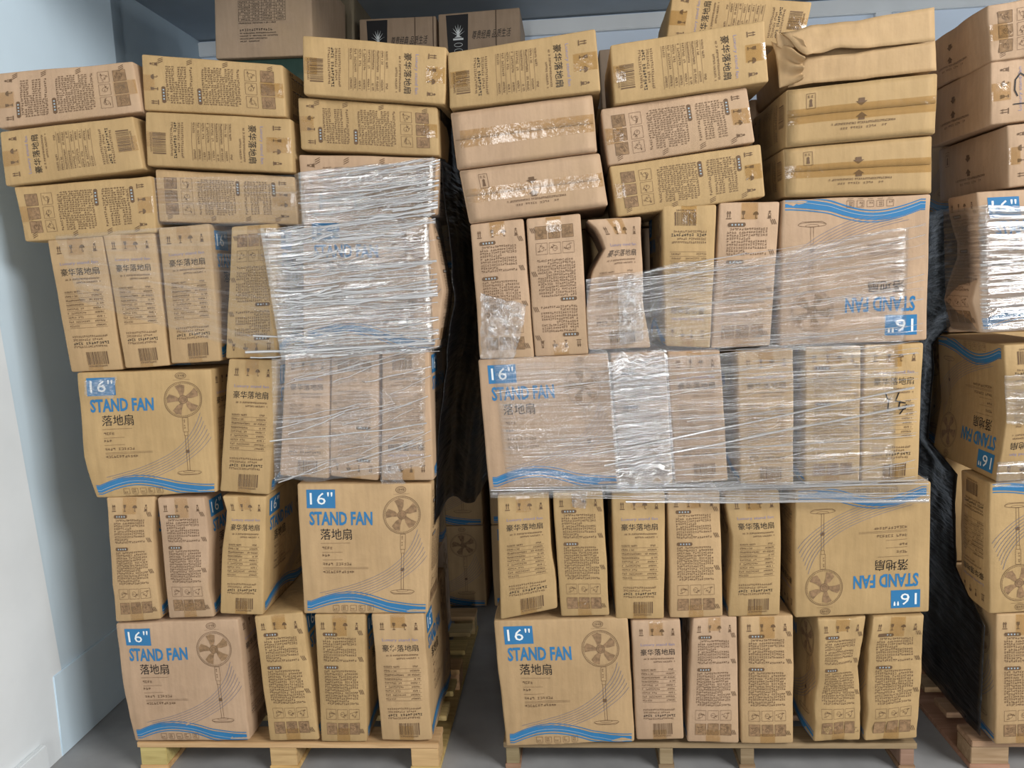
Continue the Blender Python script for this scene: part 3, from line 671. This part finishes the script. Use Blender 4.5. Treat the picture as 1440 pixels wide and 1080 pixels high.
carton([(845, 153), (1050, 122), (1062, 200), (855, 233)], 'instr', CW, f'{LB}, {ORD[1]} {R6_} {MP}', tone='p', right=F0)
carton([(1105, 126), (1319, 102), (1316, 188), (1105, 207)], 'flap', 0, f'{FL} and arrows, {ORD[6]} {R6_} {MP}', tone='y', left=('spec', CCW), Y=-.01)
carton([(629, 74), (837, 40), (845, 128), (632, 153)], 'spec', CW, f'{LA}, {ORD[0]} {R7_} {MP}', tone='y', Y=-.02, crumple=.003)
carton([(858, 63), (1075, 28), (1082, 115), (865, 147)], 'spec', CW, f'{LA}, {ORD[1]} {R7_} {MP}', tone='y', Y=-.02)
carton([(946, -12), (1142, 3), (1128, 66), (936, 62)], 'spec', CCW, 'tilted carton lying behind and above the top row of middle stack', tone='y', Y=.42)
# torn carton: body set back, flaps loose in front of it
col = tint('m')
r_, b_ = carton([(1102, 50), (1314, 14), (1317, 98), (1108, 121)], None, 0, f'torn open carton with loose flaps, {ORD[6]} {R7_} {MP}', tone='m', Y=.03, depth=H-.03, crumple=.005)
def bil(q, u, v): return q[3]*(1-u)*(1-v)+q[2]*u*(1-v)+q[1]*u*v+q[0]*(1-u)*v
def torn(name, quad, ys, seed, amp, th=.004, nu=22, nv=8):
    q = [at(p, y) for p, y in zip(quad, ys)]
    def fn(u, v):
        p = bil(q, u, v); k = amp*(1-u)**1.5
        return p+np.array(noise.noise_vector(Vector(p)*16+Vector((seed, 0, 0))))*np.array([.5, 1, .8])*k
    return sheet(name, fn, nu, nv, M['card'], th, parent=r_, col=col, origin=b_.base)
torn('flap', [(1100, 46), (1314, 10), (1315, 57), (1132, 76)], (-.01, 0, .0, -.035), 1., .02)
torn('flap', [(1130, 82), (1315, 59), (1317, 99), (1108, 122)], (-.005, 0, 0, -.005), 5., .012)
def pleat(u, v):
    p = bil([at((1084, 58), .02), at((1130, 80), -.03), at((1128, 112), -.02), at((1096, 124), .0)], u, v)
    return p+np.array([0, -.012*math.sin(v*math.pi*5)*u-.01, 0])+np.array(noise.noise_vector(Vector(p)*20))*.006
sheet('end_flap', pleat, 14, 22, M['card'], .004, parent=r_, col=col, origin=b_.base)
def curl(u, v):
    p = bil([at((1093, 44), .0), at((1128, 56), -.03), at((1150, 76), -.035), at((1092, 66), .0)], u, v)
    return p+np.array(noise.noise_vector(Vector(p)*26+Vector((3, 3, 3))))*.014
sheet('torn_edge', curl, 16, 10, M['card'], .004, parent=r_, col=col, origin=b_.base)

# ------------------------------------------------------------------ right stack (cut by the frame)
RP = 'of right-edge stack'
carton([(1401, 864), (1478, 862), (1480, 1044), (1400, 1048)], 'instr', 0, f'upright carton end with instruction text, {R1_} {RP}', tone='m', left=F0)
carton([(1392, 680), (1584, 668), (1584, 852), (1391, 864)], 'front', 180, f'{GIB}, {R2_} {RP}', tone='y', left=('spec', 180), depth=T)
carton([(1412, 486), (1495, 480), (1490, 672), (1402, 678)], 'spec', 180, f'bulging carton end, {R3_} {RP}', tone='y', left=('front', 180), le=[(.45, 8)])
carton([(1373, 270), (1580, 258), (1580, 460), (1378, 468)], 'front', 0, f'wrapped {BIG}, {R4_} {RP}', tone='p', left=('instr', 0), le=[(.25, -10), (.6, 14), (.85, 2)])
carton([(1416, 176), (1620, 152), (1625, 238), (1418, 264)], 'spec', CCW, f'{LA}, {R5_} {RP}', tone='p', left=('flap', 0))
MK3 = [([(.235, .70), (.20, .76), (.165, .66), (.16, .5), (.18, .40)], .012), ([(.15, .28), (.26, .28)], .010)]
carton([(1393, 86), (1600, 62), (1604, 150), (1393, 176)], 'spec', CCW, f'carton on its side with marker strokes, {R6_} {RP}', tone='p', left=('flap', 0), marks=MK3)
carton([(1387, 8), (1600, -26), (1604, 58), (1392, 86)], 'instr', CW, f'crushed {LB}, {R7_} {RP}', tone='p', crumple=.011, left=('flap', 0), Y=-.01, n=18)

# ------------------------------------------------------------------ cartons of the rows behind, seen through the gaps and over the top
GB = 'cartons stacked behind the front row'
def back_stack(cols, y0, zs, label, tones='ymp'):
    for ci, (x0, x1, dy) in enumerate(cols):
        for zi, z in enumerate(zs):
            SEED[0] += 1; j = RNG.uniform(-.012, .012)
            q = [(x0+j, y0+dy, z+.43), (x1+j, y0+dy, z+.43), (x1+j, y0+dy, z+.002), (x0+j, y0+dy, z+.002)]
            bx = Box(q, .44, seed=SEED[0], n=6); root = empty('carton', bx.base)
            tag(root, label, 'carton', label)
            link('body', mesh('body', bx.verts-bx.base, bx.faces, [M['card']], smooth=True), root, tint(RNG.choice(tones)))
            if ci == len(cols)-1 or ci == 0: add_print(root, bx, 'R' if ci else 'L', 'front', 0)
Z5 = [.106, .540, .974, 1.408, 1.842]
back_stack([(-1.50, -1.06, 0), (-1.04, -.60, .02)], .50, Z5, 'shadowed carton behind the front row of the left stack')
back_stack([(-.20, .20, 0), (.25, .63, .02), (.66, 1.06, 0)], .50, Z5, 'shadowed carton behind the front row of the middle stack')
back_stack([(1.37, 1.80, 0)], .50, Z5, 'shadowed carton behind the front row of the right-edge stack')
# the rear column of cartons against the back wall, its fronts face the aisle between left and middle stack
for x0, x1, lb in ((-.98, -.49, 'dim carton in the rear column hidden beside the black film'), (-.45, .02, 'dim STAND FAN carton at the far end of the aisle')):
    for i, z in enumerate((.0, .434, .868, 1.302, 1.736)):
        q = [(x0, 1.42, z+.432), (x1, 1.42, z+.432), (x1, 1.42, z+.001), (x0, 1.42, z+.001)]
        bx = Box(q, .42, seed=77+i, n=6); root = empty('carton', bx.base); tag(root, lb, 'carton', lb)
        link('body', mesh('body', bx.verts-bx.base, bx.faces, [M['card']], smooth=True), root, tint('m')); add_print(root, bx, 'F', 'front', 0)

def big_carton(quad, Y, depth, art, label, col, straps=(), zlow=None, cat='carton'):
    SEED[0] += 1; q = [at(p, Y) for p in quad]
    bx = Box(q, depth, seed=SEED[0], crumple=.001, bulge=.002); root = empty('shipping_carton', bx.base); tag(root, label, cat)
    link('body', mesh('body', bx.verts-bx.base, bx.faces, [M['card']], smooth=True), root, col)
    if art: add_print(root, bx, 'F', art, 0, .001)
    for u in straps:
        uv = np.array([(u+.012*i, j/11) for i in range(2) for j in range(12)])
        link('strap', mesh('strap', bx.on('F', uv, .002)-bx.base, grid_faces(2, 12), [M['strap']]), root)
    return bx
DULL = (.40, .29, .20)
def low(p, Y, z):      # pixel row at which the plane y=Y reaches height z below pixel p
    a, b = at((p[0], 0), Y)[2], at((p[0], 400), Y)[2]
    return (p[0], 400*(a-z)/(a-b))
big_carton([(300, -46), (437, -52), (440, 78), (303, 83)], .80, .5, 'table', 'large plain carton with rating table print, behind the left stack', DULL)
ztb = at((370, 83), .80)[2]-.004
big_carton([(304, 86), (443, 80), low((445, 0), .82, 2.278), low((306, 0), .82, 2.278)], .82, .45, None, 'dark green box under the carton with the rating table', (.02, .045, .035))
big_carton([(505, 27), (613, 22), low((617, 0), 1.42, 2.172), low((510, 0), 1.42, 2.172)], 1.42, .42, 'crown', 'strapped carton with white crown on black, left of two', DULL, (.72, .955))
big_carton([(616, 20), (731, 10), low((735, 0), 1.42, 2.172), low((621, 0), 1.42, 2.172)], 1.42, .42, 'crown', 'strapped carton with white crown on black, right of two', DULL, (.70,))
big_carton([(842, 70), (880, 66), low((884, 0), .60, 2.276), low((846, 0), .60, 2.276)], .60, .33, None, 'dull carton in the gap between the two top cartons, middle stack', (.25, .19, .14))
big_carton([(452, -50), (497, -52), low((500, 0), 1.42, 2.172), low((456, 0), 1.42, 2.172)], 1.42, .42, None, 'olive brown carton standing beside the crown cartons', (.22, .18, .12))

# ------------------------------------------------------------------ stretch film
def film_root(label, p, Y):
    r = empty('stretch_film', at(p, Y)); tag(r, label, 'plastic film'); return r
def band(root, quad, m, Y=-.022, nu=40, nv=110, amp=.004, wrapl=0., wrapr=0., ragged=.0, seed=0., name='film_band', ys=(0, 0, 0, 0), prof=None):
    q = [at(p, Y+d) for p, d in zip(quad, ys)]; o = np.array(root.location)
    Lx = np.linalg.norm(q[1]-q[0]); Lz = np.linalg.norm(q[0]-q[3])
    def fn(u, v):
        vv = v
        if ragged: vv = v+ragged*(noise.noise(Vector((u*5+seed, 3.3, seed)))*(v**6)-noise.noise(Vector((u*5+seed, 9.1, seed)))*((1-v)**6))
        p = bil(q, u, vv)
        d = noise.noise(Vector((u*Lx*2.5+seed, v*Lz*38, seed)))*amp+noise.noise(Vector((u*Lx*5+seed, v*Lz*90, seed+4)))*amp*.5
        if prof: d += float(np.interp(u, [e[0] for e in prof], [e[1] for e in prof]))
        p = p+np.array([0, d, 0])
        if wrapr and u > 1-.06: k = (u-.94)/.06; p = p+np.array([.004*math.sin(k*1.57), wrapr*k*k, 0])
        if wrapl and u < .06: k = (.06-u)/.06; p = p+np.array([-.004*math.sin(k*1.57), wrapl*k*k, 0])
        return p
    return sheet(name, fn, nu, nv, m, parent=root, uvscale=(Lx, Lz), origin=o)
def ropes(root, lines, m, rad=.0016, name='film_rope'):
    """bunched strands of film: flattened tubes joined into one part"""
    V, F = [], []; o = np.array(root.location)
    for a, b, Y, sag in lines:
        n = 14; A, B = at(a, Y), at(b, Y); k0 = len(V); rr = rad*RNG.uniform(.5, 1.6); sd = RNG.uniform(0, 50)
        for i in range(n+1):
            t = i/n; c = A+(B-A)*t+np.array([0, .004*noise.noise(Vector((t*3, sd, 0))), -sag*math.sin(math.pi*t)+.004*noise.noise(Vector((t*4, sd, 5)))])
            for j in range(5):
                an = 2*math.pi*j/5; V.append(tuple(c+np.array([0, .6*rr*math.cos(an), rr*math.sin(an)*(1+.6*noise.noise(Vector((t*9, sd, 9))))])-o))
        for i in range(n):
            for j in range(5): F.append((k0+i*5+j, k0+i*5+(j+1) % 5, k0+(i+1)*5+(j+1) % 5, k0+(i+1)*5+j))
    ob = link(name, mesh(name, V, F, [m], smooth=True), root); ob['kind'] = 'stuff'; return ob
def rope_mat(name='bunched_film', dfac=.30, gfac=.3):
    m, nt, out = mat(name); L = nt.links.new
    tr = N(nt, 'ShaderNodeBsdfTransparent'); df = N(nt, 'ShaderNodeBsdfDiffuse'); df.inputs[0].default_value = (.95, .95, .95, 1)
    gl = N(nt, 'ShaderNodeBsdfGlossy', i_Roughness=.16)
    a = N(nt, 'ShaderNodeMixShader'); a.inputs[0].default_value = dfac; L(tr.outputs[0], a.inputs[1]); L(df.outputs[0], a.inputs[2])
    b = N(nt, 'ShaderNodeMixShader'); b.inputs[0].default_value = gfac; L(a.outputs[0], b.inputs[1]); L(gl.outputs[0], b.inputs[2])
    L(b.outputs[0], out.inputs[0]); return m
M['rope'] = rope_mat()
def scatter(n, quad, Y, slope=0., rng=None, l0=.3, l1=1.):
    """n strands across a quad given in pixels"""
    rng = rng or RNG; out = []
    for i in range(n):
        v = rng.random(); u0 = rng.uniform(0, 1-l0); u1 = min(1, u0+rng.uniform(l0, l1))
        g = lambda u, v: tuple(np.array(quad[3])*(1-u)*(1-v)+np.array(quad[2])*u*(1-v)+np.array(quad[1])*u*v+np.array(quad[0])*(1-u)*v)
        out.append((g(u0, v), g(u1, min(1, max(0, v+rng.uniform(-.05, .05)+slope))), Y, rng.uniform(0, .006)))
    return out
def wad(root, quad, Y, seed, lump=.014, nu=26, nv=26):
    q = [at(p, Y) for p in quad]; o = np.array(root.location)
    def fn(u, v):
        p = bil(q, u, v); e = math.sin(math.pi*u)*math.sin(math.pi*v)
        return p+np.array(noise.noise_vector(Vector(p)*38+Vector((seed, 0, 0))))*np.array([.5, 1, .5])*lump+np.array([0, -lump*e, 0])
    return sheet('film_wad', fn, nu, nv, M['crinkle'], parent=root, uvscale=(.1, .1), origin=o)

fl = film_root('clear stretch film streaked white around the left stack', (490, 400), -.02)
Q1 = [(414, 246), (619, 221), (615, 302), (420, 318)]
Q2 = [(362, 328), (612, 300), (618, 494), (392, 506)]
Q3 = [(382, 504), (606, 490), (606, 660), (386, 680)]
band(fl, Q1, M['film3'], -.026, prof=[(0, -.002), (.06, -.036), (1, .012)], wrapr=.2, seed=1., ragged=.05)
band(fl, Q2, M['film3'], -.034, prof=[(0, .004), (.05, -.045), (1, .020)], wrapr=.25, seed=2., ragged=.06, amp=.0035)
band(fl, Q3, M['film2'], -.020, wrapr=.2, seed=3., ragged=.06)
band(fl, [(216, 250), (416, 246), (420, 318), (222, 316)], M['film1'], -.024, seed=4.)
band(fl, [(62, 332), (364, 310), (388, 505), (98, 420)], M['film1'], -.024, seed=5., wrapl=.1, amp=.005)
ropes(fl, scatter(26, Q1, -.050, .1)+scatter(46, Q2, -.066)+scatter(30, Q3, -.026, .12, l0=.25, l1=.7), M['rope'])
M['rope3'] = rope_mat('bunched_film_glare', .55, .45)  # bunched strands whitened to stand in for glare streaks on the film
ropes(fl, [((352, 503), (420, 501), -.05, .0), ((345, 496), (612, 482), -.066, .004), ((362, 330), (612, 300), -.064, 0), ((356, 472), (606, 472), -.064, .006), ((380, 620), (600, 596), -.028, .004)], M['rope3'], .0035)
ropes(fl, scatter(34, [(366, 332), (470, 322), (490, 500), (392, 504)], -.088, .02, l0=.35, l1=1.)+scatter(22, Q2, -.066, .02, l0=.3, l1=.8)+scatter(26, Q1, -.058, .06, l0=.3, l1=.9), M['rope3'], .0024)
wad(fl, [(534, 656), (556, 650), (572, 680), (536, 680)], -.035, 2.)
wad(fl, [(118, 536), (164, 530), (160, 560), (120, 556)], -.03, 5., .006)

fm = film_root('clear stretch film across the upright rows of the middle stack', (1000, 550), -.02)
Q5 = [(824, 392), (1302, 314), (1297, 480), (828, 502)]
Q6 = [(668, 508), (1293, 480), (1286, 684), (690, 694)]
Q7 = [(688, 686), (1305, 672), (1308, 708), (690, 700)]
band(fm, Q5, M['film2'], -.030, nu=60, seed=6., ragged=.08, wrapr=.2)
band(fm, Q6, M['film2'], -.022, nu=70, seed=7., ragged=.05, wrapr=.2, wrapl=.2)
band(fm, [(854, 500), (938, 494), (950, 676), (868, 690)], M['film3'], -.032, nu=24, seed=9., ragged=.1)  # extra glossy band shaped to put the bright door reflection here
band(fm, Q7, M['film2'], -.028, nu=60, nv=50, seed=8., ragged=.2)
ropes(fm, scatter(60, Q5, -.038, .03, l0=.15, l1=.5)+scatter(90, Q6, -.030, .05, l0=.15, l1=.5)+scatter(30, Q7, -.034, l0=.3), M['rope'], .0008)
ropes(fm, [((832, 640), (1286, 545), -.034, 0), ((850, 655), (1286, 570), -.034, 0), ((690, 690), (1306, 680), -.036, .004), ((880, 706), (1306, 704), -.036, .002), ((826, 400), (1200, 360), -.04, 0)], M['rope'], .003)
wad(fm, [(676, 412), (742, 430), (722, 505), (676, 505)], -.02, 3., .012)
wad(fm, [(803, 694), (826, 692), (824, 716), (805, 712)], -.03, 8., .006)
wad(fm, [(868, 390), (905, 385), (905, 480), (872, 486)], -.03, 6., .01)

fr = film_root('clear stretch film on the right-edge stack', (1410, 380), -.02)
Q8 = [(1372, 292), (1600, 278), (1600, 452), (1376, 470)]
band(fr, Q8, M['film3'], -.028, seed=11., wrapl=.2, ragged=.05, amp=.006)
band(fr, [(1412, 528), (1600, 518), (1600, 600), (1416, 596)], M['film2'], -.02, seed=12.)
band(fr, [(1403, 650), (1600, 640), (1600, 690), (1400, 684)], M['film2'], -.024, seed=13.)
ropes(fr, scatter(30, Q8, -.036), M['rope'])

# black film hanging in the aisle, over the right flank of the left stack
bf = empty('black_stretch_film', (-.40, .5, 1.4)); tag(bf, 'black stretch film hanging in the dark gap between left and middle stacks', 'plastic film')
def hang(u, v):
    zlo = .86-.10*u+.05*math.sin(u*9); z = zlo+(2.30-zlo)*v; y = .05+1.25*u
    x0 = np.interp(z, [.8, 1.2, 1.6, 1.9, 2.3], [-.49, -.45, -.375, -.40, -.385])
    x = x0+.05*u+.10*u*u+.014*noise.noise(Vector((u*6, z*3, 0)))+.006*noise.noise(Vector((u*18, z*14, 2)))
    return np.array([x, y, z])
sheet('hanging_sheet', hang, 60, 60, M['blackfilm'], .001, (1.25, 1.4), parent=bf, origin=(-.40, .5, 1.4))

bg_ = empty('black_stretch_film', (1.30, .5, .9)); tag(bg_, 'black stretch film low on the right-edge stack, dark sheet added above for shade', 'plastic film')
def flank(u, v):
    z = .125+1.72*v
    y0 = float(np.interp(z, [.5, .62, .95, 1.02, 1.38, 1.5], [.02, .23, .23, .47, .47, .22])); y = y0+(1.12-y0)*u  # above the lowest row the sheet is added to darken the cartons
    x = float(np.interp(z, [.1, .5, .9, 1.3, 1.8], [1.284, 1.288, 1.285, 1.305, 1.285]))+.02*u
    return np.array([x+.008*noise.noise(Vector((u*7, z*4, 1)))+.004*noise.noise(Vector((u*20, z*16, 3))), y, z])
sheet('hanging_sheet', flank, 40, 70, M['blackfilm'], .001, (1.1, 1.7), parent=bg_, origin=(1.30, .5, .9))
